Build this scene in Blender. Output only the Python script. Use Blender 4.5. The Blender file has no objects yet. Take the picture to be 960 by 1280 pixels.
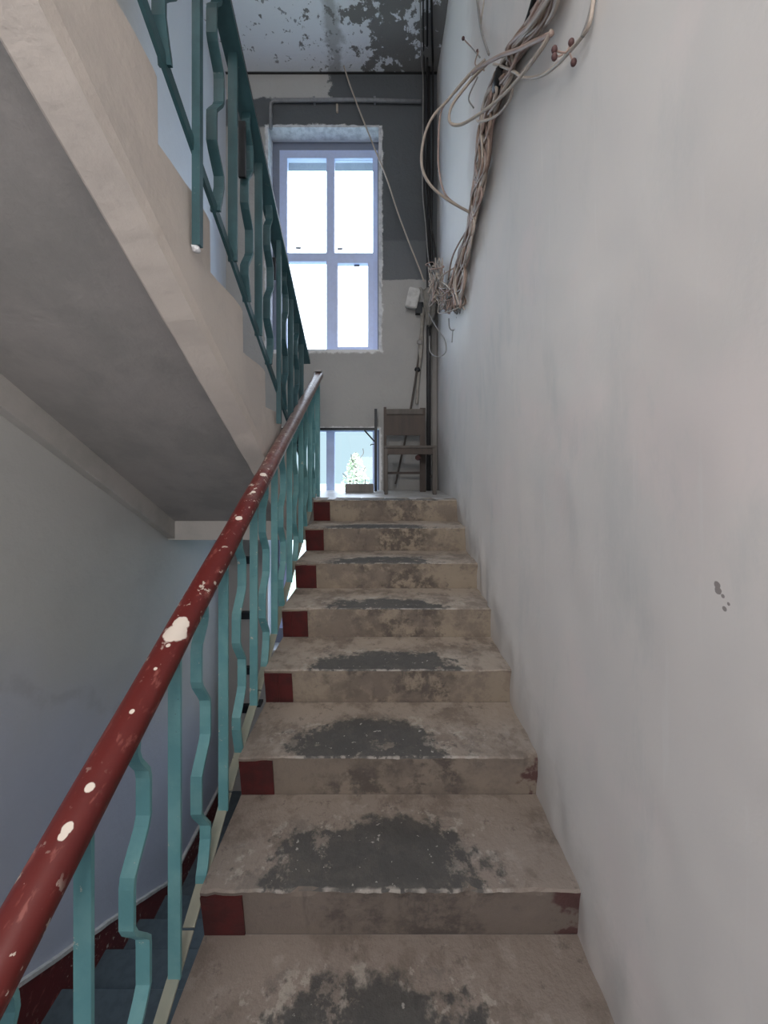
import bpy, bmesh, math, random
from mathutils import Vector, noise
random.seed(7)
C = bpy.context.scene.collection
SC = bpy.context.scene

# ------------------------------------------------------------------ camera, sky, lights, exposure
F = 480.0; HZ = 580.0            # focal length in pixels (960 wide), horizon row
cam = bpy.data.cameras.new('camera'); co = bpy.data.objects.new('camera', cam); C.objects.link(co)
cam.sensor_fit = 'HORIZONTAL'; cam.sensor_width = 36; cam.lens = 36*F/960
cam.shift_y = (HZ-640)/960; cam.clip_start = 0.05
co.location = (0, 0, 0); co.rotation_euler = (math.pi/2, 0, 0)
SC.camera = co
SC.view_settings.view_transform = 'Standard'; SC.view_settings.look = 'None'
SC.view_settings.gamma = 1; SC.view_settings.use_curve_mapping = False
SC.view_settings.exposure = 0.38
w = bpy.data.worlds.new('overcast_sky'); SC.world = w; w.use_nodes = True
nt = w.node_tree; bg = nt.nodes['Background']; bg.inputs['Strength'].default_value = 6.5
tc = nt.nodes.new('ShaderNodeTexCoord'); sp = nt.nodes.new('ShaderNodeSeparateXYZ'); rp = nt.nodes.new('ShaderNodeValToRGB')
nt.links.new(tc.outputs['Generated'], sp.inputs[0]); nt.links.new(sp.outputs['Z'], rp.inputs[0]); nt.links.new(rp.outputs[0], bg.inputs['Color'])
rp.color_ramp.elements[0].position = 0.10; rp.color_ramp.elements[0].color = (0.078, 0.108, 0.122, 1)
rp.color_ramp.elements[1].position = 0.33; rp.color_ramp.elements[1].color = (0.74, 0.86, 1.0, 1)

def area(name, loc, rot, sx, sy, power, col=(1, 1, 1), portal=False):
    l = bpy.data.lights.new(name, 'AREA'); l.shape = 'RECTANGLE'; l.size = sx; l.size_y = sy; l.energy = power; l.color = col
    if portal: l.cycles.is_portal = True
    o = bpy.data.objects.new(name, l); C.objects.link(o); o.location = loc; o.rotation_euler = rot
    return o
PI = math.pi
area('sky_portal_high', (-.625, 4.72, 2.43), (-PI/2, 0, 0), 1.15, 2.45, 1, portal=True)
area('sky_portal_low', (-.625, 4.72, -.82), (-PI/2, 0, 0), 1.15, 2.45, 1, portal=True)
# unseen fill lights behind the camera, added to brighten the stairwell
area('fill_light_low', (-.35, -1.0, 1.38), (.75, 0, 0), 1.3, .9, 55, (1.0, .94, .89))
area('fill_light_high', (-.45, -1.2, 4.1), (.7, 0, 0), 1.4, 1.2, 62, (1.0, .96, .93))
area('fill_light_rear', (-.6, -2.05, -.6), (PI/2, 0, 0), 1.3, 1.6, 14, (.95, .96, 1.0))  # added fill in front of the closed wall, no window there

# ------------------------------------------------------------------ node helpers
class V:
    def __init__(s, m, x): s.m = m; s.x = x
    def _op(s, o, op, rev=False):
        n = s.m.nt.nodes.new('ShaderNodeMath'); n.operation = op
        a, b = (o, s) if rev else (s, o)
        for i, q in enumerate((a, b)):
            if q is None: continue
            if isinstance(q, V): s.m.nt.links.new(q.x, n.inputs[i])
            else: n.inputs[i].default_value = q
        return V(s.m, n.outputs[0])
    def __add__(s, o): return s._op(o, 'ADD')
    __radd__ = __add__
    def __sub__(s, o): return s._op(o, 'SUBTRACT')
    def __rsub__(s, o): return s._op(o, 'SUBTRACT', True)
    def __mul__(s, o): return s._op(o, 'MULTIPLY')
    __rmul__ = __mul__
    def __truediv__(s, o): return s._op(o, 'DIVIDE')
    def min(s, o): return s._op(o, 'MINIMUM')
    def max(s, o): return s._op(o, 'MAXIMUM')
    def abs(s): return s._op(None, 'ABSOLUTE')
    def fract(s): return s._op(None, 'FRACT')
    def ss(s, a, b, o0=0.0, o1=1.0):
        n = s.m.nt.nodes.new('ShaderNodeMapRange'); n.interpolation_type = 'SMOOTHSTEP'
        s.m.nt.links.new(s.x, n.inputs[0])
        if a > b: a, b, o0, o1 = b, a, o1, o0
        for i, q in enumerate((a, b, o0, o1)): n.inputs[i+1].default_value = q
        return V(s.m, n.outputs[0])

class Mat:
    def __init__(s, name, col=(.5, .5, .5), rough=.8, metal=0.0):
        s.mat = bpy.data.materials.new(name); s.mat.use_nodes = True; s.nt = s.mat.node_tree
        s.b = s.nt.nodes['Principled BSDF']; s.b.inputs['Roughness'].default_value = rough; s.b.inputs['Metallic'].default_value = metal
        s.tc = s.nt.nodes.new('ShaderNodeTexCoord'); s.obj = s.tc.outputs['Object']
        sp = s.nt.nodes.new('ShaderNodeSeparateXYZ'); s.nt.links.new(s.obj, sp.inputs[0])
        s.X, s.Y, s.Z = [V(s, sp.outputs[i]) for i in range(3)]
        r = s.nt.nodes.new('ShaderNodeRGB'); r.outputs[0].default_value = (*col, 1); s.c = r.outputs[0]
    def norm_z(s):
        g = s.nt.nodes.new('ShaderNodeNewGeometry'); sp = s.nt.nodes.new('ShaderNodeSeparateXYZ'); s.nt.links.new(g.outputs['Normal'], sp.inputs[0])
        return V(s, sp.outputs[2])
    def noise(s, scale, detail=5, rough=.6, stretch=(1, 1, 1), off=0, dist=0):
        mp = s.nt.nodes.new('ShaderNodeMapping'); s.nt.links.new(s.obj, mp.inputs[0])
        mp.inputs['Scale'].default_value = stretch; mp.inputs['Location'].default_value = (off, off*1.7, off*.6)
        n = s.nt.nodes.new('ShaderNodeTexNoise'); s.nt.links.new(mp.outputs[0], n.inputs['Vector'])
        n.inputs['Scale'].default_value = scale; n.inputs['Detail'].default_value = detail; n.inputs['Roughness'].default_value = rough
        n.inputs['Distortion'].default_value = dist
        return V(s, n.outputs[0])
    def mix(s, fac, col):
        n = s.nt.nodes.new('ShaderNodeMix'); n.data_type = 'RGBA'; n.clamp_factor = True
        if isinstance(fac, V): s.nt.links.new(fac.x, n.inputs[0])
        else: n.inputs[0].default_value = fac
        s.nt.links.new(s.c, n.inputs[6]); n.inputs[7].default_value = (*col, 1)
        s.c = n.outputs[2]; return s
    def spots(s, pts, wob=.4, ns=40):
        """mask of irregular spots at given points: (x,y,z,r)"""
        nz = s.noise(ns, 3, .6, off=3.3); out = None
        for (x, y, z, r) in pts:
            v = s.nt.nodes.new('ShaderNodeVectorMath'); v.operation = 'DISTANCE'
            s.nt.links.new(s.obj, v.inputs[0]); v.inputs[1].default_value = (x, y, z)
            d = V(s, v.outputs['Value']) / r + (nz - .5) * (wob*4)
            m = d.ss(1.05, .9); out = m if out is None else out.max(m)
        return out
    def bump(s, h, strength=.3, dist=.01):
        n = s.nt.nodes.new('ShaderNodeBump'); n.inputs['Strength'].default_value = strength; n.inputs['Distance'].default_value = dist
        s.nt.links.new(h.x, n.inputs['Height']); s.nt.links.new(n.outputs[0], s.b.inputs['Normal']); return s
    def done(s):
        s.nt.links.new(s.c, s.b.inputs['Base Color']); return s.mat

# ------------------------------------------------------------------ mesh helpers
def link(name, bm, mat, parent=None, smooth=False):
    bmesh.ops.recalc_face_normals(bm, faces=bm.faces[:])
    me = bpy.data.meshes.new(name); bm.to_mesh(me); bm.free()
    if smooth:
        for p in me.polygons: p.use_smooth = True
    me.materials.append(mat)
    o = bpy.data.objects.new(name, me); C.objects.link(o)
    if parent: o.parent = parent
    return o
def tag(o, label=None, cat=None, group=None, kind=None):
    for k, v in (('label', label), ('category', cat), ('group', group), ('kind', kind)):
        if v: o[k] = v
    return o
def empty(name, loc=(0, 0, 0), rz=0):
    o = bpy.data.objects.new(name, None); C.objects.link(o); o.location = loc; o.rotation_euler = (0, 0, rz); o.empty_display_size = .1
    return o
def box(bm, x0, x1, y0, y1, z0, z1):
    v = [bm.verts.new(p) for p in ((x0,y0,z0),(x1,y0,z0),(x1,y1,z0),(x0,y1,z0),(x0,y0,z1),(x1,y0,z1),(x1,y1,z1),(x0,y1,z1))]
    for f in ((0,3,2,1),(4,5,6,7),(0,1,5,4),(1,2,6,5),(2,3,7,6),(3,0,4,7)): bm.faces.new([v[i] for i in f])
    return v
def NB(): return bmesh.new()
def bbox(name, mat, parent, *a, bev=0.0):
    bm = NB(); box(bm, *a)
    if bev: bmesh.ops.bevel(bm, geom=bm.edges[:], offset=bev, segments=2, affect='EDGES')
    return link(name, bm, mat, parent)
def sweep(bm, pts, prof):
    """profile (u along X, v along in-plane normal) swept along pts lying in a YZ plane"""
    rings = []
    n = len(pts)
    for i, p in enumerate(pts):
        t = (pts[min(i+1, n-1)] - pts[max(i-1, 0)]).normalized()
        nn = Vector((1, 0, 0)).cross(t).normalized()
        rings.append([bm.verts.new(p + Vector((u, 0, 0)) + nn*v) for u, v in prof])
    k = len(prof)
    for a, b in zip(rings, rings[1:]):
        for i in range(k): bm.faces.new((a[i], a[(i+1) % k], b[(i+1) % k], b[i]))
    bm.faces.new(rings[0]); bm.faces.new(rings[-1][::-1])
def rect(wx, th): return [(-wx/2, -th/2), (wx/2, -th/2), (wx/2, th/2), (-wx/2, th/2)]
def cat(pts, sub=6):
    """catmull-rom smoothing"""
    pts = [Vector(p) for p in pts]; out = []
    P = [2*pts[0]-pts[1]] + pts + [2*pts[-1]-pts[-2]]
    for i in range(1, len(P)-2):
        a, b, c, d = P[i-1:i+3]
        for j in range(sub):
            t = j/sub
            out.append(.5*((2*b)+(c-a)*t+(2*a-5*b+4*c-d)*t*t+(3*b-a-3*c+d)*t**3))
    out.append(pts[-1]); return out
def tube(bm, pts, r, n=6, smooth=True, sub=6):
    P = cat(pts, sub) if smooth else [Vector(p) for p in pts]
    up = None; rings = []
    for i, p in enumerate(P):
        t = (P[min(i+1, len(P)-1)] - P[max(i-1, 0)])
        t = t.normalized() if t.length > 1e-9 else Vector((0, 0, 1))
        if up is None: up = t.orthogonal().normalized()
        up = (up - t*up.dot(t)); up = up.normalized() if up.length > 1e-6 else t.orthogonal().normalized()
        s = t.cross(up)
        rr = r[i*len(r)//len(P)] if isinstance(r, (list, tuple)) else r
        rings.append([bm.verts.new(p + (up*math.cos(2*PI*k/n) + s*math.sin(2*PI*k/n))*rr) for k in range(n)])
    for a, b in zip(rings, rings[1:]):
        for i in range(n): bm.faces.new((a[i], a[(i+1) % n], b[(i+1) % n], b[i]))
    bm.faces.new(rings[0][::-1]); bm.faces.new(rings[-1])
def N3(x, y, z): return noise.noise(Vector((x, y, z)))
def at(px, py, d): return Vector(((px-480)*d/F, d, (HZ-py)*d/F))

# ------------------------------------------------------------------ dimensions
XR0, XR1 = .607, .575           # right wall plane at y=1 and y=4.15
def xr(y): return XR0 + (XR1-XR0)*(y-1.0)/3.15
XL = -1.707                     # left wall
YB = 4.15                       # rear wall of the half landing
TR, HR = .3115, .1691           # right flight tread, riser
D1, Z1 = 1.165, -1.2985
LZ = Z1 + 6*HR                  # half-landing level
FZ = Z1 - 4*HR                  # storey landing level
ST = 3.25                       # storey height
LT, LH, LD0 = .32, .195, 2.98   # left flights
CZ = 4.21                       # ceiling
YF = -2.1                       # wall behind the camera
WB = FZ - 2.2                   # bottom of the modelled shaft
def wallpt(px, py, off=.012):
    # point on the right wall seen at px,py
    y = 3.0
    for _ in range(12): y = (xr(y)-off)*F/(px-480)
    return Vector((xr(y)-off, y, (HZ-py)*y/F))

# ------------------------------------------------------------------ materials
def m_right_wall():
    m = Mat('right_wall_plaster', (.72, .69, .67), .75)
    m.mix(m.noise(1.3, 4, .5, off=2).ss(.42, .62)*.7, (.67, .66, .65))
    m.mix(m.noise(2.1, 5, .6, off=9).ss(.5, .68)*.55, (.76, .69, .68))
    m.mix(m.noise(3.2, 6, .7, (1, 1.4, .5), off=5).ss(.5, .7)*.5, (.58, .59, .585))
    m.mix(m.noise(9, 4, .6, (1, 2.4, .18), off=1).ss(.62, .72)*.25, (.78, .77, .76))
    # grime where the steps meet the plaster
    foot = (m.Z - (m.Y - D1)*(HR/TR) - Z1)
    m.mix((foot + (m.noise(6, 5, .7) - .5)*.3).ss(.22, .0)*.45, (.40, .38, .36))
    # window light along the cable run near the corner, put into the colour
    m.mix(((m.Y - 3.25).abs() + (m.noise(5, 3) - .5)*.25).ss(.75, .5)*m.Z.ss(.7, 1.2)*.9, (.93, .93, .92))
    pts = []
    for px, py, r in ((899, 731, .0075), (900, 738, .0078), (906, 745, .005), (908, 761, .0058), (913, 755, .0045)):
        p = wallpt(px, py, 0); pts.append((p.x, p.y, p.z, r))
    m.mix(m.spots(pts, .12, 90)*.75, (.16, .13, .125))
    m.bump(m.noise(7, 7, .6, (1, 1, .7)) + m.noise(60, 4, .5)*.18, .18, .012)
    return m.done()
def m_left_wall():
    m = Mat('left_wall_plaster', (.50, .50, .485), .8)
    m.mix(m.noise(2, 5, .6).ss(.4, .65)*.5, (.43, .43, .42))
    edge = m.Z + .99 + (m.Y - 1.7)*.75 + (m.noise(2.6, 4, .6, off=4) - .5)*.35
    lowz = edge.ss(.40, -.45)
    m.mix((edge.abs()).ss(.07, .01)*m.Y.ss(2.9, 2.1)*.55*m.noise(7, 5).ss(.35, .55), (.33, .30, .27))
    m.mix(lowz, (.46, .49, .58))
    m.mix(m.Z.ss(.6, .75)*m.Y.ss(2.4, 2.9), (.68, .73, .80))  # window light put into the wall colour, paler towards the rear
    foot = m.Z + (m.Y)*.68 + 1.20
    m.bump(m.noise(8, 6, .6) + m.noise(50, 3)*.15, .3, .02)
    return m.done()
def m_back_wall():
    m = Mat('back_wall_paint', (.40, .395, .385), .85)
    n1 = (m.noise(5, 6, .7, off=1) - .5); n2 = (m.noise(9, 6, .7, off=6) - .5)
    m.mix(m.noise(2.5, 5, .6, off=3).ss(.4, .65)*.5, (.35, .348, .345))
    # bare grey render above the window and to its right
    top = (m.Z + n1*.10).ss(3.63, 3.66)
    right = (m.X + n1*.05).ss(-.06, -.03)*(m.Z + n2*.06).ss(1.985, 2.0)
    m.mix(top.max(right), (.105, .115, .125))
    m.mix((m.X + n1*.05).ss(-.06, -.03)*(m.Z + n2*.05).ss(1.985, 2.0)*(m.Z + n2*.05).ss(2.43, 2.40)*.5, (.19, .20, .21))
    # remaining white patch under the ceiling, upper left
    m.mix((m.X + n2*.35).ss(-.58, -.62)*(m.Z + n1*.16).ss(3.93, 3.95), (.46, .46, .45))
    # pale plaster made good round the opening
    dx = ((m.X + .653).abs() - .601); dz = ((m.Z - 2.43).abs() - 1.197)
    d = dx.max(dz) + n2*.12
    m.mix(d.ss(.045, .02), (.74, .75, .76))
    dz2 = ((m.Z + .82).abs() - 1.197)
    m.mix((dx.max(dz2) + n2*.08).ss(.035, .015), (.74, .75, .76))
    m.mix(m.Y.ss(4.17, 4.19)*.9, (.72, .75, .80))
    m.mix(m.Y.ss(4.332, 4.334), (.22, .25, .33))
    m.bump(m.noise(14, 7, .65) + m.noise(50, 3)*.2, .5, .02)
    return m.done()
def m_ceiling():
    m = Mat('peeling_ceiling', (.22, .215, .21), .9)
    a = m.noise(3.5, 7, .7, off=8); lim = (m.X+.4)*.16
    m.mix((a - lim).ss(.41, .44), (.84, .86, .90))
    m.mix(m.noise(16, 4, .6, (1, 1, 1), off=2).ss(.62, .66)*.8, (.20, .20, .21))
    seam = (m.X + .50 + (m.noise(6, 4, .6) - .5)*.3).abs()
    m.mix(seam.ss(.11, .03)*.6, (.24, .235, .23))
    m.mix((m.Y - 4.14).abs().ss(.03, .01), (.04, .04, .04))
    m.bump(m.noise(12, 6, .7), .6, .02)
    return m.done()
def m_step(name, low):
    m = Mat(name, (.34, .285, .225), .82)
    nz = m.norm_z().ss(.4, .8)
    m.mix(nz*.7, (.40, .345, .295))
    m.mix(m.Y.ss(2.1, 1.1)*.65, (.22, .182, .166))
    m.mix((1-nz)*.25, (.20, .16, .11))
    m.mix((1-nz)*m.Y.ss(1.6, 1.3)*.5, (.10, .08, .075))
    m.mix((1-nz)*((m.X-.05).abs() + (m.noise(6, 5, .7, off=31)-.5)*.5).ss(.34, .2)*m.noise(13, 5, .7, off=33).ss(.40, .56)*.85, (.075, .062, .056))
    m.mix(m.noise(5, 6, .7, off=1).ss(.45, .60)*.8, (.19, .155, .13))
    m.mix(m.noise(11, 6, .7, off=5).ss(.52, .66)*.4*nz, (.42, .37, .33))
    m.mix(m.noise(16, 6, .75, off=15).ss(.56, .66)*.6, (.13, .11, .10))
    # drips and dirt down the risers
    m.mix((1 - nz)*m.noise(14, 4, .7, (1, 1, .16), off=7).ss(.56, .68)*(m.X.abs() + (m.noise(3)-.5)*.4).ss(.34, .18)*.75, (.10, .085, .075))
    m.mix((1 - nz)*m.noise(3, 4, .6, off=12).ss(.50, .56)*m.X.ss(.2, -.1)*.5, (.19, .155, .125))
    # worn dark screed in the middle of the treads, pale rim round it
    n1 = (m.noise(3.3, 7, .68, off=2) - .5)*1.5; n2 = m.noise(26, 4, .6, off=3) - .5
    u = (m.Y - D1 - (m.Z - Z1)*(TR/HR))/TR
    w = ((m.X + .02).abs() + n1*.35 + n2*.10 - (m.Y - 1.1)*.03)
    v = (u + m.Y.ss(1.4, 2.2)*.28)
    e = w*w*9.5 + v*v*v*1.9 + n1*1.15 + n2*1.2
    rim = e.ss(1.75, 1.3)*nz*u.ss(1.04, 1.0)
    patch = e.ss(1.15, .72)*nz*u.ss(1.0, .98)*(1 - m.noise(6, 6, .75, off=61).ss(.57, .64)*.75)
    m.mix(rim*m.noise(20, 5, .65, off=11).ss(.54, .60)*.6, (.46, .42, .37))
    m.mix(rim*m.noise(9, 6, .7, off=41).ss(.50, .60)*.5, (.15, .135, .125))
    m.mix(patch*.92, (.068, .068, .067)); m.mix(patch*m.noise(12, 6, .7, off=27).ss(.5, .62)*.5, (.12, .11, .10))
    m.mix(patch*m.noise(45, 3, .6, off=17).ss(.67, .70)*.7, (.48, .45, .42))
    m.mix((u.abs() + (m.noise(18, 4, .6, off=44) - .5)*.09).ss(.05, .02)*(m.X.abs()).ss(.42, .36)*m.noise(24, 4, off=45).ss(.42, .5)*.7*(m.norm_z().ss(.05, .4)), (.46, .42, .38))
    # dark smears at the wall end
    m.mix((m.X + n1*.12).ss(.50, .53)*(1 - nz)*m.Y.ss(1.9, 1.5)*m.noise(9, 4, off=1).ss(.46, .54)*.9, (.08, .03, .03))
    # nosing line wear
    m.bump(m.noise(20, 7, .7) + m.noise(90, 3)*.25 - patch*.12, .45, .015)
    return m.done()
def m_landing():
    m = Mat('landing_screed', (.42, .41, .40), .35)
    m.mix(m.noise(7, 6, .7, off=2).ss(.45, .6)*.7, (.62, .62, .62))
    m.mix((m.Y - YB).ss(-.95, -1.1)*0.5, (.38, .34, .29))
    m.bump(m.noise(20, 6), .3, .01); return m.done()
def m_plaster(name, a, b, sc=3):
    m = Mat(name, a, .85); m.mix(m.noise(sc, 6, .6).ss(.4, .65), b)
    m.bump(m.noise(9, 6, .6) + m.noise(60, 3)*.15, .3, .02); return m.done()
def m_teal(name, a, b, chip):
    m = Mat(name, a, .45); m.mix(m.noise(9, 4, .6).ss(.4, .65)*.7, b)
    m.mix(m.noise(26, 5, .7, off=4).ss(.66, .69)*chip, (.50, .53, .47))
    m.mix(m.noise(40, 4, .7, off=14).ss(.70, .73)*.7, (.07, .06, .05))
    m.bump(m.noise(50, 4), .3, .003); return m.done()
def hr_z(d): return -1.052 + .5428*d
def m_handrail(name, worn, chips):
    m = Mat(name, (.125, .013, .011), .42)
    m.mix(m.noise(12, 5, .65, (1, .5, 1)).ss(.45, .7)*.6, (.10, .010, .010))
    m.mix(m.noise(55, 4, .6, (1, .35, .5), off=6).ss(.58, .68)*.5, (.36, .12, .10))
    if worn: m.mix((m.Y + (m.noise(14, 5, .7, off=3) - .5)*1.3).ss(1.5, 2.4)*.9, (.21, .165, .15)); m.mix(m.noise(30, 5, .7, off=23).ss(.52, .6)*m.Y.ss(1.2, 2.0)*.6, (.09, .03, .028))
    m.mix(m.noise(38, 4, .6, off=9).ss(.625, .64)*.9*(m.noise(2.5, 2, off=1).ss(.42, .55)), (.60, .53, .46))
    if chips: m.mix(m.spots(chips, .16, 45), (.78, .70, .62))
    m.bump(m.noise(40, 5, .6), .35, .002)
    return m.done()
def m_wood(name, a, b, rough=.55):
    m = Mat(name, a, rough); m.mix(m.noise(12, 5, .6, (1, 1, .12)).ss(.4, .65), b)
    m.bump(m.noise(30, 4, .6, (1, 1, .1)), .3, .003); return m.done()
def plain(name, a, rough=.5, metal=0.0, var=.25, sc=20):
    m = Mat(name, a, rough, metal); m.mix(m.noise(sc, 4).ss(.4, .65)*var*2, tuple(x*.6 for x in a)); return m.done()

RW, LW, BW, CE = m_right_wall(), m_left_wall(), m_back_wall(), m_ceiling()
STEP = m_step('worn_step_concrete', 1); LAND = m_landing()
SOFF = m_plaster('soffit_grey_paint', (.35, .33, .32), (.29, .28, .272))
BEAM = m_plaster('stringer_cream_plaster', (.62, .56, .51), (.55, .50, .46))
BEAM2 = m_plaster('beam_grey_plaster', (.47, .45, .43), (.40, .39, .37))
CONC = m_plaster('dark_underside_concrete', (.15, .15, .15), (.10, .105, .11))
PALE = m_plaster('pale_wall_paint', (.62, .60, .58), (.55, .54, .53))
TILE = m_plaster('dark_red_tile', (.085, .010, .010), (.055, .009, .009), 12)
TEAL = m_teal('turquoise_paint', (.125, .32, .345), (.19, .40, .41), 1.0)
TEAL_SHADE = m_teal('turquoise_backlit_shade', (.024, .075, .09), (.035, .105, .125), .2)  # shaded copy of the turquoise, backlight put into the colour
BEIGE = m_teal('worn_beige_paint', (.34, .34, .27), (.27, .30, .25), .6)
DARK = plain('dark_gap_shade', (.018, .022, .028), .45, .4)

# ------------------------------------------------------------------ room shell
def grid_wall(name, mat, P, nu, nv, amp, fq):
    """P(u,v)->Vector; low relief plaster grid"""
    bm = NB(); g = []
    for i in range(nu+1):
        row = []
        for j in range(nv+1):
            p = P(i/nu, j/nv)
            row.append(bm.verts.new(p))
        g.append(row)
    for i in range(nu):
        for j in range(nv): bm.faces.new((g[i][j], g[i+1][j], g[i+1][j+1], g[i][j+1]))
    return tag(link(name, bm, mat, smooth=True), kind='structure')
def PR(u, v):
    y = YF + (YB + .1 - YF)*u; z = WB + (CZ + .05 - WB)*v
    f = z - (Z1 + (y-D1)*HR/TR); a = math.exp(-(f/.16)**2) if .2 < y < 3.1 else 0
    return Vector((xr(y) + .008*N3(y*2.3, z*1.6, 0) + .003*N3(y*8, z*8, 4) - a*(.006 + .016*N3(y*11, z*5, 9)), y, z))
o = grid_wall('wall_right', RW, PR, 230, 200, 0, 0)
md = o.modifiers.new('thickness', 'SOLIDIFY'); md.thickness = .2; md.offset = 1
# make sure thickness goes outward (+X)
o.data.flip_normals() if o.data.polygons[0].normal.x > 0 else None
md.offset = -1
bm = NB(); box(bm, XL-.3, XL, YF, YB+.5, WB, CZ); tag(link('wall_left', bm, LW), kind='structure')
bm = NB(); box(bm, XL-.3, 1.0, YF-.3, YF, WB, CZ); tag(link('wall_front', bm, PALE), kind='structure')
bm = NB(); box(bm, XL-.3, 1.0, YF-.3, YB+.5, CZ, CZ+.25); tag(link('ceiling', bm, CE), kind='structure')
bm = NB(); box(bm, XL, .72, YF, YB, WB-.2, WB); tag(link('floor', bm, CONC), kind='structure')
# rear wall with two deep window openings
WX0, WX1 = -1.254, -.052; QX0, QX1 = -1.18, -.072
bm = NB()
def rough_quadbox(*a): box(bm, *a)
def ring(y0, y1, x0, x1, spans):
    box(bm, XL-.1, x0, y0, y1, WB, CZ); box(bm, x1, .8, y0, y1, WB, CZ)
    zs = [WB] + [s for sp_ in spans for s in sp_] + [CZ]
    for i in range(0, len(zs), 2): box(bm, x0, x1, y0, y1, zs[i], zs[i+1])
ring(YB, 4.335, WX0, WX1, [(1.236-ST, 3.631-ST), (1.236, 3.631)])
ring(4.335, 4.65, QX0, QX1, [(1.236-ST+.16, 3.545-ST+.16), (1.236, 3.545)])
tag(link('wall_back', bm, BW), kind='structure')
# ragged plaster lip round the upper opening
bm = NB()
def lip(x0, z0, x1, z1, n, th, wdt, inx, inz):
    vs = []
    for i in range(n+1):
        t = i/n; x = x0+(x1-x0)*t; z = z0+(z1-z0)*t; a = N3(x*14, z*14, 1)*.5+.5; b = N3(x*22, z*22, 6)*.5+.5
        q = Vector((inx, 0, inz)); ww = wdt*(.35+1.1*a)
        vs.append([bm.verts.new(Vector((x, YB-.001, z)) - q*.0), bm.verts.new(Vector((x, YB-th*(.5+b), z)) + q*.012*b), bm.verts.new(Vector((x, YB-.001, z)) - q*ww), bm.verts.new(Vector((x, YB+.15, z)) + q*.012*(a))])
    for a, b in zip(vs, vs[1:]):
        bm.faces.new((a[0], a[3], b[3], b[0])); bm.faces.new((a[3], a[1], b[1], b[3])); bm.faces.new((a[1], a[2], b[2], b[1]))
lip(WX1, 1.236, WX1, 3.631, 60, .014, .03, -1, 0); lip(WX0, 1.236, WX0, 3.631, 60, .014, .03, 1, 0); lip(WX0, 3.631, WX1, 3.631, 40, .016, .035, 0, -1)
LIP = m_plaster('rough_white_plaster', (.72, .74, .78), (.50, .52, .56), 14)
tag(link('trim_1', bm, LIP), kind='structure')

# windows
FRAME = plain('window_frame_bloom_tint', (.58, .68, .98), .4, 0, .06)  # blue bloom of the window put into the frame colour
gm = Mat('dusty_glass', (.9, .95, 1), .02)
nt = gm.nt; tr = nt.nodes.new('ShaderNodeBsdfTransparent'); gl = nt.nodes.new('ShaderNodeBsdfGlossy'); gl.inputs['Roughness'].default_value = .03
df = nt.nodes.new('ShaderNodeBsdfDiffuse'); df.inputs[0].default_value = (.12, .12, .13, 1)
m1 = nt.nodes.new('ShaderNodeMixShader'); m2 = nt.nodes.new('ShaderNodeMixShader'); m1.inputs[0].default_value = .05
nt.links.new(tr.outputs[0], m1.inputs[1]); nt.links.new(gl.outputs[0], m1.inputs[2])
sf = gm.noise(16, 3, .6, off=3).ss(.715, .74)*.85
nt.links.new(sf.x, m2.inputs[0]); nt.links.new(m1.outputs[0], m2.inputs[1]); nt.links.new(df.outputs[0], m2.inputs[2])
nt.links.new(m2.outputs[0], nt.nodes['Material Output'].inputs[0]); GLASS = gm.mat
STICK = plain('grey_sticker', (.09, .10, .13), .6)
def window(idx, dz, lab):
    W = empty(f'window_{idx}', (-.63, 4.34, 1.236+dz)); W['kind'] = 'structure'
    o_ = Vector(W.location)
    def part(name, mat, bev, *a):
        bm = NB(); box(bm, a[0]-o_.x, a[1]-o_.x, a[2]-o_.y, a[3]-o_.y, a[4]+dz-o_.z, a[5]+dz-o_.z)
        if bev: bmesh.ops.bevel(bm, geom=bm.edges[:], offset=bev, segments=1, affect='EDGES')
        return link(name, bm, mat, W)
    y0, y1 = 4.337, 4.405
    bm = NB()
    for a in ((QX0, -1.094, y0, y1, 1.236, 3.545), (-.127, QX1, y0, y1, 1.236, 3.545), (-1.094, -.127, y0, y1, 3.455, 3.545), (-1.094, -.127, y0, y1, 1.236, 1.296)):
        box(bm, a[0]-o_.x, a[1]-o_.x, a[2]-o_.y, a[3]-o_.y, a[4]+dz-o_.z, a[5]+dz-o_.z)
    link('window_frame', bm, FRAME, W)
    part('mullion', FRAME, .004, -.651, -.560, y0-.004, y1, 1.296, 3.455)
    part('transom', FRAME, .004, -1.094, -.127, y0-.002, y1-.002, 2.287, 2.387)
    bm = NB(); y2 = y0-.014
    for a in ((-.574, -.522, y2, y1-.01, 1.27, 2.31), (-.182, -.115, y2, y1-.01, 1.27, 2.31), (-.522, -.182, y2, y1-.01, 2.262, 2.31), (-.522, -.182, y2, y1-.01, 1.27, 1.32)):
        box(bm, a[0]-o_.x, a[1]-o_.x, a[2]-o_.y, a[3]-o_.y, a[4]+dz-o_.z, a[5]+dz-o_.z)
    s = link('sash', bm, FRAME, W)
    for (a, b, c, d) in ((-1.094, -.651, 2.387, 3.455), (-.56, -.127, 2.387, 3.455), (-1.094, -.651, 1.296, 2.287), (-.522, -.182, 1.32, 2.262)):
        part('pane', GLASS, 0, a, b, 4.365, 4.371, c, d)
    for px, py in ((373, 310), (425, 311), (446, 332)):
        p = at(px, py, 4.362); part('sticker', STICK, 0, p.x-.03, p.x+.03, 4.361, 4.3635, p.z-.011, p.z+.011)
    part('outer_sill', plain('zinc_sill', (.5, .52, .55), .4, .3), 0, QX0, QX1, y1+.002, 4.72, 1.225, 1.243)
    return W
window(1, 0, ''); window(2, -ST+.16, '')

# half landing and storey landings
def slab(name, mat, *a):
    return tag(bbox(name, mat, None, *a), kind='structure')
LX = xr(3.5)
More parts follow.
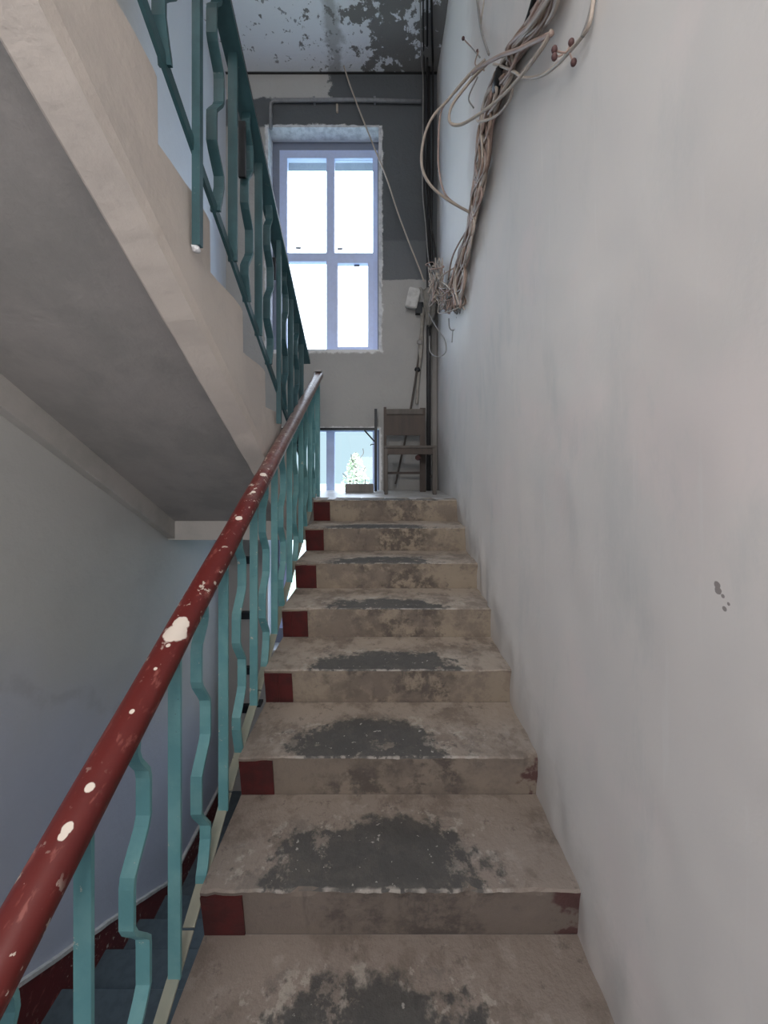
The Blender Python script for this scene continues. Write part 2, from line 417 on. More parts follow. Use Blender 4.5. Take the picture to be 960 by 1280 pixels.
# upper half landing: slab, with a deeper front beam on the left side
slab('landing', LAND, XL, LX+.01, LD0+.105, YB, LZ-.20, LZ)
bm = NB(); box(bm, XL, -.62, LD0+.054, LD0+.30, LZ-.316, LZ-.004); tag(link('landing_beam', bm, BEAM2), kind='structure')
# lower half landing, mostly hidden
slab('landing', plain('lower_landing_paint', (.10, .13, .15), .6), XL, LX+.01, LD0, YB, LZ-ST-.25, LZ-ST)
# storey landing the photographer stands on, and the one above
slab('landing', CONC, XL, .59, YF, D1-3*TR+.03, FZ-.22, FZ)
bbox('landing', CONC, None, XL, -.62, D1-3*TR+.03, .74, FZ-.22, FZ)['kind'] = 'structure'
slab('landing', BEAM2, XL, .59, YF, .10-.02, LZ+10*LH-.24, LZ+10*LH)

# ------------------------------------------------------------------ staircases
SX = -.56
stairs = tag(empty('staircase', (0, D1-3*TR, FZ)), 'worn concrete flight climbing to the landing, red square at the left of each riser', 'stairs')
def world_child(name, bm, mat, parent, smooth=False):
    """mesh vertices given in world space; keep object coordinates equal to world space"""
    o = link(name, bm, mat, parent, smooth)
    o.matrix_parent_inverse = parent.matrix_basis.inverted() if parent else o.matrix_parent_inverse
    return o
def rebase(root): bpy.context.view_layer.update()
for k in range(-2, 8):
    d = D1 + (k-1)*TR; z = Z1 + (k-1)*HR
    rec = .034 if k < 7 else .022
    yb = d + TR + .033 if k < 7 else d + .052
    bm = NB(); n = 56; rings = []
    for i in range(n+1):
        x = SX + (xr(d) + .02 - SX)*i/n
        c = .004*N3(x*9, k*3.1, 0) + .005*N3(x*30, k*3.1, 5); c2 = max(0, N3(x*17, k*5.7, 9)-.12)*.035
        e = .013
        prof = [(d+rec, z-HR), (d+rec*.55, z-HR*.5), (d+.004+c+c2*.6, z-e-c2), (d+.0015+c+c2, z-e*.35-c2*.7), (d+e*.6+c+c2, z-.0008-c2*.3), (d+e*2+c2, z), (d+.11, z+.002*N3(x*5, k, 3)), (d+.22, z+.002*N3(x*5, k, 8)), (yb, z), (yb, z-HR)]
        rings.append([bm.verts.new((x, a, b)) for a, b in prof])
    for a, b in zip(rings, rings[1:]):
        for i in range(10): bm.faces.new((a[i], a[(i+1) % 10], b[(i+1) % 10], b[i]))
    bm.faces.new(rings[0]); bm.faces.new(rings[-1][::-1])
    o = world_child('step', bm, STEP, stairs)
    wt = (.126, .128, .128, .138, .13, .128, .13)[min(max(k-1, 0), 6)]
    cuts = [(0, wt)] if k != 3 and k != 4 else ([(0, .062), (.064, wt)] if k == 3 else [(0, .05), (.0515, wt)])
    for (xa, xb) in cuts:
        tl = NB(); xa += SX+.002; xb += SX+.002
        pf = [(d+rec-.006, z-HR+.003), (d+rec*.55-.006, z-HR*.5), (d-.0025, z-.016), (d+.02, z-.016), (d+rec+.01, z-HR+.003)]
        A = [tl.verts.new((xa, a, b)) for a, b in pf]; B = [tl.verts.new((xb, a, b)) for a, b in pf]
        for q in range(5): tl.faces.new((A[q], A[(q+1) % 5], B[(q+1) % 5], B[q]))
        tl.faces.new(A); tl.faces.new(B[::-1])
        tag(world_child('tile', tl, TILE, o), 'dark red square at the left end of the riser')
# sloping slab under the steps
bm = NB(); y0, y1 = D1-3*TR+.04, D1+6*TR+.05
P = [(y0, FZ+.0), (y0, FZ-.18), (y1, LZ-HR-.20), (y1, LZ-HR)]
a = [bm.verts.new((SX+.012, y, z)) for y, z in P]; b = [bm.verts.new((.585, y, z)) for y, z in P]
for i in range(4): bm.faces.new((a[i], a[(i+1) % 4], b[(i+1) % 4], b[i]))
bm.faces.new(a); bm.faces.new(b[::-1])
world_child('support_slab', bm, CONC, stairs)

def side_profile(dz, k0=1, k1=8, jag=True):
    """stepped upper outline of a left flight, from the landing upward (towards the camera)"""
    pts = []
    for k in range(k0, k1+1):
        y = LD0 - (k-1)*LT; z = LZ + dz + k*LH
        pts.append((y, z-LH)); pts.append((y, z))
    return pts
SLO = LH/LT
def bot(y, dz): return 1.258 - SLO*y + dz
def left_flight(name, lab, dz, mside, msoff, mtread, x_out, NS=8):
    root = tag(empty(name, (-1.16, LD0, LZ+dz)), lab, 'stairs')
    Y1 = LD0-(NS-1)*LT
    # individual steps
    for k in range(1, NS+1):
        y = LD0-(k-1)*LT; z = LZ+dz+k*LH
        bm = NB(); n = 10; rings = []
        ye = y-LT-.02 if k < NS else y-.03
        for i in range(n+1):
            x = XL + .002 + (x_out-.04-XL)*i/n
            pr = [(y, z-LH-.01), (y, z-.008), (y-.008, z), (ye, z), (ye, z-.02)]
            rings.append([bm.verts.new((x, q[0], q[1])) for q in pr])
        for a, b in zip(rings, rings[1:]):
            for i in range(5): bm.faces.new((a[i], a[(i+1) % 5], b[(i+1) % 5], b[i]))
        bm.faces.new(rings[0]); bm.faces.new(rings[-1][::-1])
        world_child('step', bm, mtread, root)
    # outer stringer with plastered, wobbly stepped edge
    top = []
    for k in range(1, NS+1):
        y = LD0-(k-1)*LT; z = LZ+dz+k*LH
        for j, t in enumerate((0, .3, .65, .92)): top.append((y + .012*N3(k, t*3, 1) , z-LH+LH*t*1.0 + .0))
        for t in (.08, .3, .55, .8): top.append((y-LT*t, z + .010*N3(k*2, t*4, 2)-.004*(t<.1)))
    top = [(max(Y1-.02, yy), zz) for yy, zz in top]
    bm = NB(); xo, xi = x_out, x_out-.115
    A = []; n = len(top)
    for (y, z) in top:
        zb = bot(y, dz); wob = .006*N3(y*9, dz, 3)
        A.append([bm.verts.new((xo, y, z)), bm.verts.new((xo+.004, y, zb+.05)), bm.verts.new((xo-.006, y, zb+.012+wob)), bm.verts.new((xi+.01, y, zb+wob*.6)), bm.verts.new((xi, y, zb+.01+wob)), bm.verts.new((xi, y, zb+.26)), bm.verts.new((xi+.03, y, z))])
    for a, b in zip(A, A[1:]):
        for i in range(7): bm.faces.new((a[i], a[(i+1) % 7], b[(i+1) % 7], b[i]))
    bm.faces.new(A[0]); bm.faces.new(A[-1][::-1])
    bmesh.ops.remove_doubles(bm, verts=bm.verts[:], dist=.0005)
    world_child('outer_stringer', bm, mside, root)
    bm = NB(); y0, y1 = LD0+.06, Y1
    P = [(y0, bot(y0, dz)), (y1, bot(y1, dz)), (y1, bot(y1, dz)+.22), (y0, bot(y0, dz)+.22)]
    a = [bm.verts.new((XL+.002, y, z)) for y, z in P]; b = [bm.verts.new((XL+.055, y, z)) for y, z in P]
    for i in range(4): bm.faces.new((a[i], a[(i+1) % 4], b[(i+1) % 4], b[i]))
    bm.faces.new(a); bm.faces.new(b[::-1]); world_child('wall_stringer', bm, BEAM2, root)
    bm = NB(); s0, s1 = .14, .262
    P = [(y0, bot(y0, dz)+s0), (y1, bot(y1, dz)+s0), (y1, bot(y1, dz)+s1), (y0, bot(y0, dz)+s1)]
    a = [bm.verts.new((XL+.03, y, z)) for y, z in P]; b = [bm.verts.new((xi+.05, y, z)) for y, z in P]
    for i in range(4): bm.faces.new((a[i], a[(i+1) % 4], b[(i+1) % 4], b[i]))
    bm.faces.new(a); bm.faces.new(b[::-1]); world_child('soffit', bm, msoff, root)
    return root
left_flight('staircase', 'upper flight on the left seen from below, smooth grey soffit and cream plastered side beam', 0, BEAM, SOFF, BEAM2, -.625, 10)
DT = plain('lower_step_paint', (.07, .10, .12), .6)
left_flight('staircase', 'lower flight at the bottom left, dark steps dropping away behind the turquoise balusters', -ST, CONC, CONC, DT, -.64)

# red skirting on the left wall above the lower flight, pale line on top
REDB = m_handrail('dark_red_wall_paint', False, None)
WHT = plain('pale_line_paint', (.62, .60, .58), .7)
def strip(name, mat, x, th, top, hgt):
    bm = NB(); A = []
    for y, z in top:
        h = hgt if not callable(hgt) else hgt(y)
        A.append([bm.verts.new((x, y, z)), bm.verts.new((x+th, y, z)), bm.verts.new((x+th, y, z-h)), bm.verts.new((x, y, z-h))])
    for a, b in zip(A, A[1:]):
        for i in range(4): bm.faces.new((a[i], a[(i+1) % 4], b[(i+1) % 4], b[i]))
    bm.faces.new(A[0]); bm.faces.new(A[-1][::-1])
    return tag(link(name, bm, mat), kind='structure')
prof = [(.75, -1.74), (1.6, -2.30), (2.21, -2.724), (2.65, -3.03), (3.02, -3.30), (3.2, -3.335), (3.7, -3.335), (4.14, -3.335)]
prof = [(prof[i][0]+(prof[i+1][0]-prof[i][0])*t/6, prof[i][1]+(prof[i+1][1]-prof[i][1])*t/6 + .008*N3(i*2+t*.7, 3, 1)) for i in range(len(prof)-1) for t in range(6)]
strip('baseboard_left', REDB, XL, .018, prof, .26)
strip('trim_2', WHT, XL, .024, [(y, z+.022) for y, z in prof], .022)

# ------------------------------------------------------------------ railings
XRR, XLR = -.575, -.612
chips = []
def chip(px, py, r):
    d = (-.560-0)*F/(px-480); chips.append((-.565, d, hr_z(d)+.027, r))
for a in ((222, 793, .030), (228, 806, .022), (88, 1076, .0105), (83, 1082, .009), (116, 1013, .010), (168, 938, .007), (213, 822, .008), (197, 832, .006), (300, 690, .014), (330, 612, .016), (318, 640, .01)): chip(*a)
HRM = m_handrail('chipped_red_handrail', True, chips)
HR_SHADE = plain('handrail_backlit_shade', (.035, .012, .016), .4)  # upper handrail seen from below, its shade put into the colour
HP = [(-.036, -.020), (-.030, -.028), (.030, -.028), (.036, -.020), (.038, .004), (.032, .018), (.018, .027), (0, .030), (-.018, .027), (-.032, .018), (-.038, .004)]
def wave(z0, z1, y, sgn, n=40):
    pts = []
    for i in range(n+1):
        t = i/n; z = z0 + (z1-z0)*t
        ph = t*2.25
        s = math.sin(2*PI*ph); s = max(-1, min(1, s*1.6))
        pts.append(Vector((0, y + sgn*.030*s*min(1, t*8, (1-t)*8), z)))
    return pts
def baluster(root, x, y, zb, zt, wavy, mat, wx=.034, th=.009, sgn=1):
    bm = NB()
    if wavy: pts = [p + Vector((x, 0, 0)) for p in wave(zb, zt, y, sgn)]
    else: pts = [Vector((x, y, zb)), Vector((x, y, (zb+zt)/2)), Vector((x, y, zt))]
    sweep(bm, pts, rect(wx, th))
    return world_child('baluster', bm, mat, root)

r1 = tag(empty('stair_railing', (XRR, D1-2*TR, FZ)), 'turquoise railing beside the steps with a chipped red handrail', 'railing')
bm = NB(); y0, y1 = .20, 3.40
pts = [Vector((XRR + .0015*N3(t*.3, 1, 2), y0+(y1-y0)*t/40, hr_z(y0+(y1-y0)*t/40) + .0015*N3(t*.5, 0, 0))) for t in range(41)]
sweep(bm, pts, HP); world_child('handrail', bm, HRM, r1, True)
bm = NB(); sweep(bm, [Vector((XRR, y, hr_z(y)-.034)) for y in (.22, 1.5, 3.38)], rect(.034, .010)); world_child('top_bar', bm, TEAL, r1)
XB = -.579
def br_z(d): return -1.930 + .5428*d - .057
YLAND = D1 + 6*TR
# bottom bar, worn bare on its upper face
segs = [(.20, .80), (.805, 1.13), (1.135, 1.42), (1.425, 1.75), (1.755, 2.40), (2.405, 3.20)]
for i, (a, b) in enumerate(segs):
    bm = NB(); off = .002*(-1)**i
    sweep(bm, [Vector((XB+off, a, br_z(a))), Vector((XB+off*.5, (a+b)/2, br_z((a+b)/2))), Vector((XB-off, b, br_z(b)))], rect(.034, .008)); world_child('bottom_bar', bm, BEIGE, r1)
ybs = [.416 + .16*i for i in range(19)]
for i, y in enumerate(ybs):
    wavy = i % 2 == 1
    m_ = TEAL
    zb = br_z(y); 
    if y > 3.1: zb = LZ + .01
    baluster(r1, XRR if not wavy else XRR-.004, y, zb, hr_z(y)-.030, wavy, m_, sgn=1 if i % 4 == 1 else -1)
# brackets into the stair side
for y in (.95, 1.72, 2.5):
    bm = NB(); z = br_z(y)-.012; box(bm, XB-.012, SX+.013, y-.02, y+.02, z-.012, z); world_child('bracket', bm, DARK, r1)
# end post
bm = NB(); box(bm, XRR-.014, XRR+.014, 3.345, 3.373, LZ, hr_z(3.36)-.03); world_child('post', bm, TEAL, r1)
bm = NB(); box(bm, XRR-.03, XRR+.03, 3.33, 3.39, hr_z(3.38)+.022, hr_z(3.38)+.036); tag(world_child('end_cap', bm, plain('pale_end_cap', (.45, .44, .44), .6), r1), 'pale worn patch of tape on the handrail end')

r2 = tag(empty('stair_railing', (XLR, LD0, LZ)), 'turquoise railing of the upper left flight coloured dark for backlight, one long loose post', 'railing')
def h2(d): return 2.65 - SLO*d
def b2(d): return 1.768 - SLO*d
y0, y1 = .62, 3.02
XH = -.612
bm = NB(); sweep(bm, [Vector((XH, y1+(y0-y1)*t/12, h2(y1+(y0-y1)*t/12))) for t in range(13)], [(u*.85, -v) for u, v in HP]); world_child('handrail', bm, HR_SHADE, r2, True)
bm = NB(); sweep(bm, [Vector((XH+.001, y, h2(y)-.036)) for y in (y1-.02, 2, y0)], rect(.072, .012)); world_child('top_bar', bm, TEAL_SHADE, r2)
bm = NB(); sweep(bm, [Vector((XLR, y, b2(y))) for y in (y1-.0, 2, y0)], rect(.012, .036)); world_child('bottom_bar', bm, TEAL_SHADE, r2)
post = {1.23: .69, 2.19: -.05+.20, 2.83: LZ}
ys = [1.075 + .16*(i-2) for i in range(14)]
for i, y in enumerate(ys):
    wavy = i % 2 == 0
    if i == 3: baluster(r2, XLR+.012, 1.235, .700, h2(1.235)-.03, False, TEAL_SHADE, .026, .022); continue
    zb = b2(y)
    if i == 9: baluster(r2, XLR+.012, y, zb-.20, h2(y)-.03, False, TEAL_SHADE, .026, .022); continue
    if i == 13: zb = max(LZ+LH, zb-.1)
    baluster(r2, XLR-.0, y, zb, h2(y)-.036, wavy, TEAL_SHADE, .037, .010, sgn=1 if i % 4 == 0 else -1)
# broken plaster lump at the loose foot
bm = NB(); bmesh.ops.create_icosphere(bm, subdivisions=2, radius=.014)
for v in bm.verts: v.co = v.co*(1+.4*N3(*(v.co*90))) + Vector((XLR+.008, 1.235, .693))
tag(world_child('mortar_lump', bm, LIP, r2), 'pale broken mortar on the loose foot of the long post')
# dark strips added to stand for dark gaps between balusters
for (ya, zz, hh) in ((1.66, 1.02, .24), (2.12, .66, .12)):
    bm = NB(); box(bm, XLR-.016, XLR+.014, ya-.006, ya+.006, h2(ya)-.28-hh/2, h2(ya)-.28+hh/2); world_child('dark_gap_strip', bm, DARK, r2)

# ------------------------------------------------------------------ chair on the landing
CW = m_wood('chair_dark_wood', (.055, .036, .028), (.032, .022, .017)); CL = m_wood('chair_grey_wood', (.095, .082, .072), (.062, .053, .046))
ch = tag(empty('chair', (.240, 3.74, LZ), R if False else -.03), 'old dark brown wooden chair standing on the landing in the right corner', 'chair')
def cpart(name, mat, *a, bev=.004, sl=None):
    bm = NB(); vs = box(bm, *a)
    if sl:   # lean: shift top verts in y
        for v in vs[4:]: v.co.y += sl
    bmesh.ops.bevel(bm, geom=bm.edges[:], offset=bev, segments=2, affect='EDGES')
    return link(name, bm, mat, ch)
# seat deck wider at the front (towards the camera)
bm = NB(); vs = box(bm, -.205, .215, -.20, .19, .43, .455)
for v in vs:
    if v.co.y < 0: v.co.x = -.235 if v.co.x < 0 else .255
bmesh.ops.bevel(bm, geom=bm.edges[:], offset=.008, segments=2, affect='EDGES'); link('seat', bm, CL, ch)
cpart('front_rail', CW, -.20, .22, -.185, -.165, .372, .43)
cpart('side_rail', CW, -.215, -.197, -.165, .17, .372, .43); cpart('side_rail', CW, .205, .223, -.165, .17, .372, .43)
cpart('leg', CL, -.232, -.200, -.19, -.158, 0, .43); cpart('leg', CL, .215, .250, -.19, -.158, 0, .43)
cpart('leg', CW, -.250, -.222, .165, .195, 0, .87, sl=.03); cpart('leg', CW, .120, .180, .165, .195, 0, .86, sl=.03)
cpart('backrest', CW, -.222, .150, .178, .194, .575, .79, sl=.008)
cpart('top_rail', CL, -.222, .150, .172, .200, .79, .845)
cpart('stretcher', CW, -.235, .16, .172, .187, .18, .205); cpart('stretcher', CW, .222, .238, -.16, .17, .15, .175)
tag(link('hanging_knot', (lambda b: (bmesh.ops.create_icosphere(b, subdivisions=2, radius=.028), [setattr(v, 'co', v.co*(1+.5*N3(*(v.co*60))) + Vector((.085, -.150, .345))) for v in b.verts], b)[2])(NB()), plain('dark_red_rag', (.05, .016, .016), .8), ch), 'dark red knotted rag under the seat')

# leaning stick behind the chair
st = NB(); tube(st, [at(494, 605, 4.02), at(508, 541, 4.06), at(520, 470, 4.08), at(526, 425, 4.120)], .011, 8)
tag(link('broom_stick', st, CL), 'thin grey wooden stick leaning in the corner behind the dark chair', 'stick')

# dark metal frame in front of the lower window
g = tag(empty('guard_frame', (-.6, 4.02, LZ)), 'dark metal frame with a top bar standing in front of the lower window', 'frame')
def gp(name, pts, r=None, bx=None):
    bm = NB()
    if bx: box(bm, *bx)
    else: tube(bm, pts, r, 8, False)
    return world_child(name, bm, DARK, g)
gp('post', None, bx=(-.100, -.072, 4.0, 4.028, LZ, .575)); gp('post', None, bx=(-1.25, -1.222, 4.0, 4.028, LZ, .575))
gp('top_bar', None, bx=(-1.222, -.100, 4.004, 4.024, .352, .378))
gp('brace', [(-.205, 4.014, .352), (-.100, 4.014, .235)], .008); gp('hook', [(-.105, 4.01, .205), (-.135, 4.0, .205), (-.14, 4.0, .19)], .005)
# low block by the window
bl = tag(empty('low_block', (-.245, 3.86, LZ)), 'small low grey plank box with two upright nails on the landing by the lower window', 'box')
b_ = NB(); box(b_, -.14, .14, -.05, .05, 0, .085); bmesh.ops.bevel(b_, geom=b_.edges[:], offset=.005, segments=2, affect='EDGES'); link('block', b_, m_wood('grey_weathered_wood', (.22, .20, .18), (.15, .14, .13)), bl)
for x in (-.10, .055):
    b_ = NB(); tube(b_, [(x, 0, .08), (x, 0, .130)], .004, 6, False); link('nail', b_, DARK, bl)

# ------------------------------------------------------------------ pipes and cables
GREY = plain('grey_pipe_paint', (.26, .27, .29), .5); BLK = plain('black_cable', (.012, .012, .013), .5)
WHC = plain('off_white_cable', (.50, .43, .37), .5, 0, .15); BRC = plain('beige_brown_cable', (.36, .26, .21), .5, 0, .2); GRC = plain('grey_cable', (.30, .29, .28), .5)
PKC = plain('pinkish_cable', (.43, .32, .28), .5, 0, .15)
cp = tag(empty('conduit', (-.5, 4.13, 3.9)), 'thin grey conduit along the wall above the upper window', 'pipe')
zc = (HZ-125)/F*4.120
b_ = NB(); tube(b_, [(.40, 4.120, zc-.02), (-.3, 4.120, zc), (-1.18, 4.120, zc-.005), (-1.215, 4.120, zc-.04), (-1.215, 4.120, 3.60)], .020, 8, False); world_child('tube', b_, GREY, cp, True)
for x in (-.10, -.75):
    b_ = NB(); box(b_, x-.012, x+.012, 4.10, 4.15, zc-.028, zc+.024); world_child('clip', b_, GREY, cp)
b_ = NB(); box(b_, -.515, -.495, 4.128, 4.15, zc-.115, zc-.03); world_child('stub', b_, WHC, cp)

pipe = NB(); tube(pipe, [(.475, 4.085, LZ), (.475, 4.085, 1.7), (.470, 4.085, CZ)], .024, 12, False)
tag(link('riser_pipe', pipe, plain('dark_grey_pipe', (.035, .035, .038), .5), smooth=True), 'dark vertical pipe in the right corner from landing to ceiling', 'pipe')
pb = NB(); box(pb, .515, .565, 4.10, 4.15, LZ, 1.70); tag(link('corner_batten', pb, m_wood('grey_batten_wood', (.23, .22, .21), (.17, .165, .16))), 'grey vertical batten beside the dark pipe in the corner', 'batten')
pb = empty('wrapped_pipe', (.4, 4.12, .6)); tag(pb, 'thin pipe wrapped in pale dirty tape, left of the dark corner pipe', 'pipe')
b_ = NB(); tube(b_, [at(521, 505, 4.11), at(523, 470, 4.11), at(526, 435, 4.11), at(528, 400, 4.11), at(529, 385, 4.11)], [.016, .02, .026, .02, .028], 8)
world_child('tube', b_, plain('dirty_tape', (.34, .32, .29), .8), pb, True)
for py in (428, 462):
    b_ = NB(); p = at(525 if py < 450 else 522, py, 4.09); bmesh.ops.create_icosphere(b_, subdivisions=2, radius=.034)
    for v in b_.verts: v.co = Vector((v.co.x, v.co.y*.6, v.co.z*.8))*(1+.3*N3(*(v.co*40))) + p
    world_child('joint', b_, DARK if py > 450 else GRC, pb, True)

kc = tag(empty('black_cables', (.42, 4.0, 2.8)), 'black cables dropping down the corner beside the dark pipe', 'cables')
for pts, r, mt in (([(534, -20, 3.34), (534, 40, 3.71), (534, 76, 4.0), (535, 140), (533, 220), (537, 275), (543, 305), (545, 330), (541, 352)], .011, BLK),
                   ([(529, -20, 3.34), (529, 40, 3.71), (530, 77, 4.0), (531, 130), (530, 230), (534, 290), (541, 330)], .007, BLK),
                   ([(525, -20, 3.34), (526, 40, 3.71), (527, 78, 4.0), (529, 110), (528, 230), (532, 280), (535, 320), (540, 350)], .006, GRC),
                   ([(539, -20, 3.34), (540, 40, 3.71), (541, 77, 4.0), (541, 110), (541, 200), (539, 280), (540, 330)], .012, BLK)):
    b_ = NB(); tube(b_, [at(q[0], q[1], q[2] if len(q) > 2 else 4.05 - .01*i_) for i_, q in enumerate(pts)], r, 6); world_child('cable', b_, mt, kc, True)
b_ = NB(); tube(b_, [Vector((-.425, 4.06, CZ)), at(438, 108, 4.05), at(452, 145, 4.04), at(468, 185, 4.03), at(484, 225, 4.02), at(497, 265, 4.02), at(512, 305, 4.02), at(524, 335, 4.02), at(530, 352, 4.04)], .0075, 6)
tag(link('hanging_cable', b_, WHC, smooth=True), 'single pale cable hanging from the ceiling across the upper window to the corner', 'cable')

rn = tag(empty('wall_rungs', (-1.47, YB, -2.7)), 'short black steel rungs one above another on the rear wall under the landing', 'rungs')
for z in (-1.03, -1.62, -2.21, -2.62):
    b_ = NB(); box(b_, -1.56, -1.39, YB-.06, YB-.001, z-.035, z+.035); world_child('rung', b_, DARK, rn)
# main bundle on the right wall
cb = tag(empty('cable_bundle', (.55, 2.3, 1.7)), 'bundle of loose beige cables hanging in loops on the right wall', 'cables')
MTS = [WHC, BRC, PKC, BRC, WHC, PKC]
spine = [(700, -30, .03), (672, 25, .03), (645, 62, .035), (630, 92, .045), (617, 120, .045), (607, 160, .04), (601, 205, .035), (596, 245, .035), (588, 285, .035), (580, 320, .035), (574, 350, .04), (569, 385, .045)]
for i in range(24):
    b_ = NB(); pts = []
    for j, (x, y, o_) in enumerate(spine):
        e = 1 if j not in (8,) else .5
        sp_ = (15, 14, 12, 11, 10, 9, 9, 7, 5, 7, 9, 7)[j]
        pts.append(wallpt(x + random.uniform(-sp_, sp_)*(1 if j else .7), y + random.uniform(-4, 4), .012 + random.uniform(0, .05)))
    if i % 4 == 3: pts = pts[3:]
    tube(b_, pts, random.choice((.0085, .0075, .0065)), 6); world_child('cable', b_, MTS[i % 6], cb, True)
b_ = NB(); tube(b_, [wallpt(x, y, .02) for x, y in ((676, -30), (660, 25), (644, 62), (632, 95), (622, 118), (604, 165), (598, 220))], .012, 8); world_child('cable', b_, BLK, cb, True)
# dark clamp wrapping the bundle
b_ = NB(); tube(b_, [wallpt(628, 88, .035), wallpt(626, 98, .04), wallpt(623, 110, .035)], .034, 10); world_child('tape_wrap', b_, BLK, cb, True)
def free(pts, r, mt):
    b_ = NB(); tube(b_, [at(x, y, d) for x, y, d in pts], r, 6, True, 8); return world_child('cable', b_, mt, cb, True)
# big loop standing off the wall
free([(606, 75, 2.15), (585, 95, 2.25), (560, 125, 2.35), (541, 146, 2.4), (530, 172, 2.4), (527, 205, 2.4), (537, 230, 2.42), (560, 250, 2.45), (588, 266, 2.5)], .0085, WHC)
free([(600, 80, 2.2), (572, 112, 2.35), (552, 138, 2.4), (548, 180, 2.42), (549, 215, 2.44), (558, 245, 2.47), (584, 264, 2.52)], .006, PKC)
free([(690, 38, 1.30), (676, 62, 1.36), (655, 90, 1.48), (630, 118, 1.65), (600, 142, 1.85), (575, 156, 2.0), (562, 152, 2.05), (565, 132, 2.1), (585, 105, 2.1), (610, 78, 2.0)], .0078, WHC)
free([(641, 106, 1.6), (637, 125, 1.65), (620, 145, 1.8), (600, 152, 1.95), (596, 150, 2.0)], .006, WHC)
free([(690, 42, 1.30), (668, 52, 1.42), (648, 62, 1.55), (625, 70, 1.75), (603, 82, 1.95), (590, 92, 2.05)], .0085, PKC)
free([(597, 96, 2.1), (586, 122, 2.15), (592, 135, 2.15)], .004, GRC)
free([(617, 80, 1.9), (630, 84, 1.75), (643, 90, 1.62), (655, 97, 1.55), (675, 95, 1.42), (695, 82, 1.3), (712, 64, 1.2), (728, 45, 1.13), (738, 25, 1.09), (744, -25, 1.07)], .006, WHC)
free([(728, 46, 1.13), (736, 25, 1.10), (743, -5, 1.08), (744, -30, 1.07)], .0068, GRC)
free([(594, -20, 2.45), (598, 12, 2.4), (602, 40, 2.3), (611, 68, 2.05)], .007, GRC)
free([(608, -20, 2.2), (603, 15, 2.2), (601, 30, 2.25)], .004, WHC)
free([(579, 48, 2.7), (590, 60, 2.5), (600, 72, 2.25)], .004, GRC)
free([(598, 64, 2.3), (594, 80, 2.3), (605, 88, 2.1)], .004, BRC)
free([(597, 268, 2.45), (582, 290, 2.65), (566, 320, 2.9), (560, 350, 3.1)], .006, BRC)
# four stripped ends with dark caps
CAP = plain('brown_wire_cap', (.10, .045, .045), .6)
for (x0, y0), (x1, y1) in (((707, 66), (693, 62)), ((707, 66), (714, 53)), ((703, 68), (693, 71)), ((712, 66), (717, 78)), ((589, 58), (579, 48)), ((600, 74), (597, 64))):
    dd = 1.20 if x0 > 650 else 2.45
    free([(x0, y0, dd), ((x0+x1)/2, (y0+y1)/2+1, dd-.005), (x1, y1, dd-.01)], .003, PKC)
    b_ = NB(); bmesh.ops.create_uvsphere(b_, u_segments=10, v_segments=6, radius=.0095 if dd < 2 else .010)
    for v in b_.verts: v.co = Vector((v.co.x, v.co.y, v.co.z*1.25)) + at(x1, y1, dd-.012)
    world_child('wire_cap', b_, CAP, cb, True)
# lower tangle
tg = tag(empty('wire_tangle', (.5, 3.3, 1.35)), 'tangle of thin pale wires where the cable bundle ends in the corner', 'cables')
for i in range(40):
    b_ = NB(); left = i < 18
    cx, cy = (546, 345) if left else (566, 372)
    d0 = 3.55 if left else 3.15
    pts = []
    for j in range(6):
        t = j/5
        if left: x = 541 + t*8 + random.gauss(0, 5); y = 322 + 62*((t + random.uniform(-.3, .3)) % 1)
        else: x = 566 + random.gauss(0, 8) - (5 if j in (2, 3) else 0); y = 342 + 50*min(1, abs(random.gauss(.55, .3)))
        x = min(max(x, 531), 582)
        dmax = .575*F/(x-480)
        pts.append(at(x, y, min(dmax-.04, d0 + random.uniform(-.15, .1))))
    if not left: pts.insert(0, at(572 + random.uniform(-4, 4), 330, 2.95))
    tube(b_, pts, random.choice((.004, .005, .006)), 5, True, 5); world_child('wire', b_, random.choice((WHC, WHC, GRC, PKC)), tg, True)
def freew(pts, r, mt):
    b_ = NB(); tube(b_, [at(x, y, d) for x, y, d in pts], r, 6, True, 6); world_child('wire', b_, mt, tg, True)
freew([(536, 392, 3.7), (546, 410, 3.5), (556, 425, 3.4), (557, 440, 3.38), (548, 446, 3.45), (538, 440, 3.6), (537, 420, 3.65)], .005, GRC)
freew([(540, 362, 3.7), (551, 372, 3.5), (560, 388, 3.2), (568, 380, 3.1)], .006, WHC)
freew([(536, 340, 3.8), (545, 366, 3.6), (556, 380, 3.3), (562, 362, 3.1)], .005, WHC)
freew([(561, 398, 3.2), (562, 410, 3.2), (567, 413, 3.2), (572, 406, 3.1), (571, 396, 3.1)], .005, GRC)
freew([(566, 412, 3.2), (565, 428, 3.2)], .004, GRC)
freew([(574, 345, 2.95), (578, 365, 2.85), (582, 378, 2.75), (576, 385, 2.85)], .005, BRC)
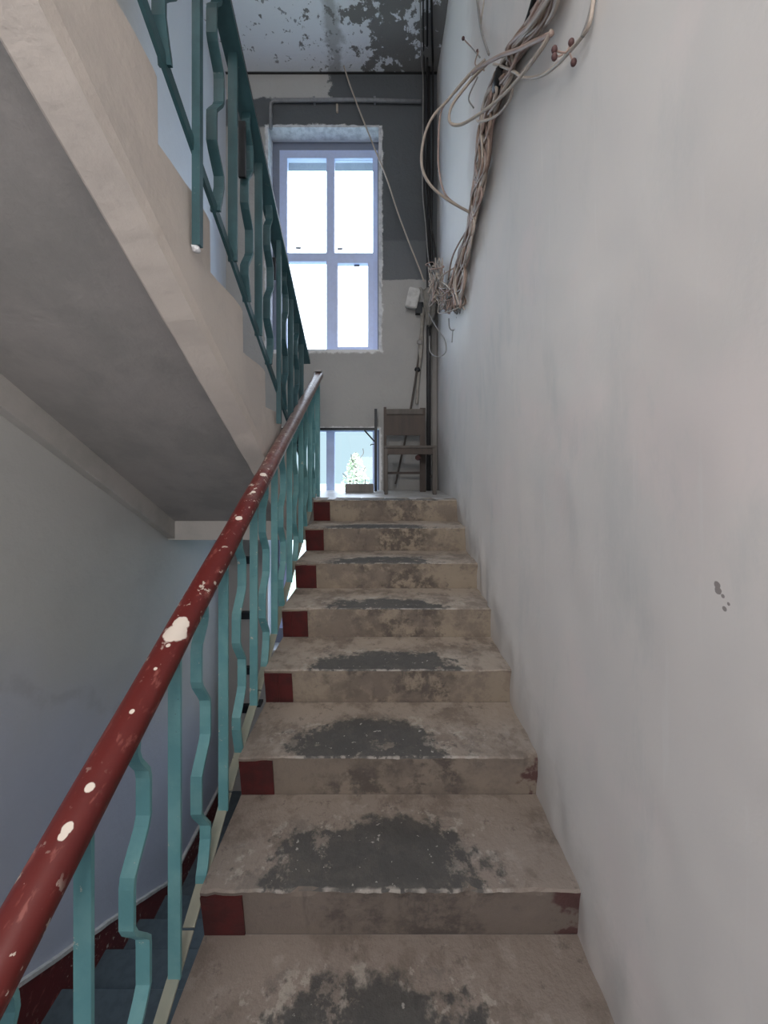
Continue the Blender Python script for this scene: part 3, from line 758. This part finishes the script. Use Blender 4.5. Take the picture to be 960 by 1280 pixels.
# box with pale plate and grey cloth
jb = tag(empty('junction_box', (.33, 4.11, 1.8)), 'tilted pale junction box hanging on the rear wall left of the corner pipe', 'box')
b_ = NB(); p = at(516, 373, 4.09); vs = box(b_, -.062, .062, -.03, .03, -.105, .105)
ca, sa = math.cos(.22), math.sin(.22)
bmesh.ops.bevel(b_, geom=b_.edges[:], offset=.008, segments=2, affect='EDGES')
for v in b_.verts: v.co = Vector((v.co.x*ca+v.co.z*sa, v.co.y, -v.co.x*sa+v.co.z*ca)) + p
world_child('casing', b_, plain('pale_box_plastic', (.58, .58, .57), .6), jb)
b_ = NB(); box(b_, p.x+.03, p.x+.11, 4.085, 4.14, p.z-.16, p.z-.04); world_child('bracket', b_, DARK, jb)
rg = NB(); n, mm = 10, 14; G = []
for j in range(mm+1):
    t = j/mm; row = []
    for i in range(n+1):
        s = i/n - .5; wd = .20*(1-t*.72)
        q = at(535, 362+46*t, 3.99)
        row.append(rg.verts.new(q + Vector((s*wd + .02*math.sin(t*3), -.03*math.cos(s*14+t*2)*(1-.3*t) - .02, .02*N3(s*4, t*4, 1)))))
    G.append(row)
for j in range(mm):
    for i in range(n): rg.faces.new((G[j][i], G[j][i+1], G[j+1][i+1], G[j+1][i]))
o = link('hanging_rag', rg, plain('grey_cloth', (.27, .26, .24), .9), smooth=True); tag(o, 'grey crumpled rag hanging over the pipe below the wire tangle', 'cloth')
md = o.modifiers.new('cloth_thickness', 'SOLIDIFY'); md.thickness = .006

# ------------------------------------------------------------------ outside: ground and one young tree
gr = Mat('courtyard_ground', (.30, .34, .33), .9); gr.mix(gr.noise(.3, 4).ss(.45, .6), (.22, .30, .20))
b_ = NB(); box(b_, -60, 60, 5.5, 120, -6.4, -6.2); tag(link('ground', b_, gr.done()), kind='structure')
tree = tag(empty('young_tree', (-1.9, 26, -6.2)), 'pale yellow green young tree far outside the lower window', 'tree')
b_ = NB(); tube(b_, [(0, 0, 0), (.1, 0, 3), (0, .1, 5.6), (0, 0, 7.0)], [.16, .12, .07, .03], 8)
for k in range(9):
    a = k*2.4; z = 3+k*.42; tube(b_, [(0, 0, z), (math.cos(a)*.5, math.sin(a)*.5, z+.5), (math.cos(a)*(1.3-k*.1), math.sin(a)*(1.3-k*.1), z+.9)], .03, 5)
link('trunk', b_, CL, tree)
b_ = NB()
for k in range(1100):
    z = random.uniform(0, 1); R_ = (1-z)**.7*1.35+.1; a = random.uniform(0, 6.28); r = R_*math.sqrt(random.random())
    c = Vector((math.cos(a)*r, math.sin(a)*r, 3.2+z*3.7)); u = Vector((random.gauss(0, 1), random.gauss(0, 1), random.gauss(0, 1))).normalized(); v = u.orthogonal()
    s = .10; b_.faces.new([b_.verts.new(c+u*s), b_.verts.new(c+v*s*.6), b_.verts.new(c-u*s), b_.verts.new(c-v*s*.6)])
tag(link('foliage', b_, plain('yellow_green_leaves', (.50, .56, .40), .7, 0, .2, 3), tree), kind='stuff')
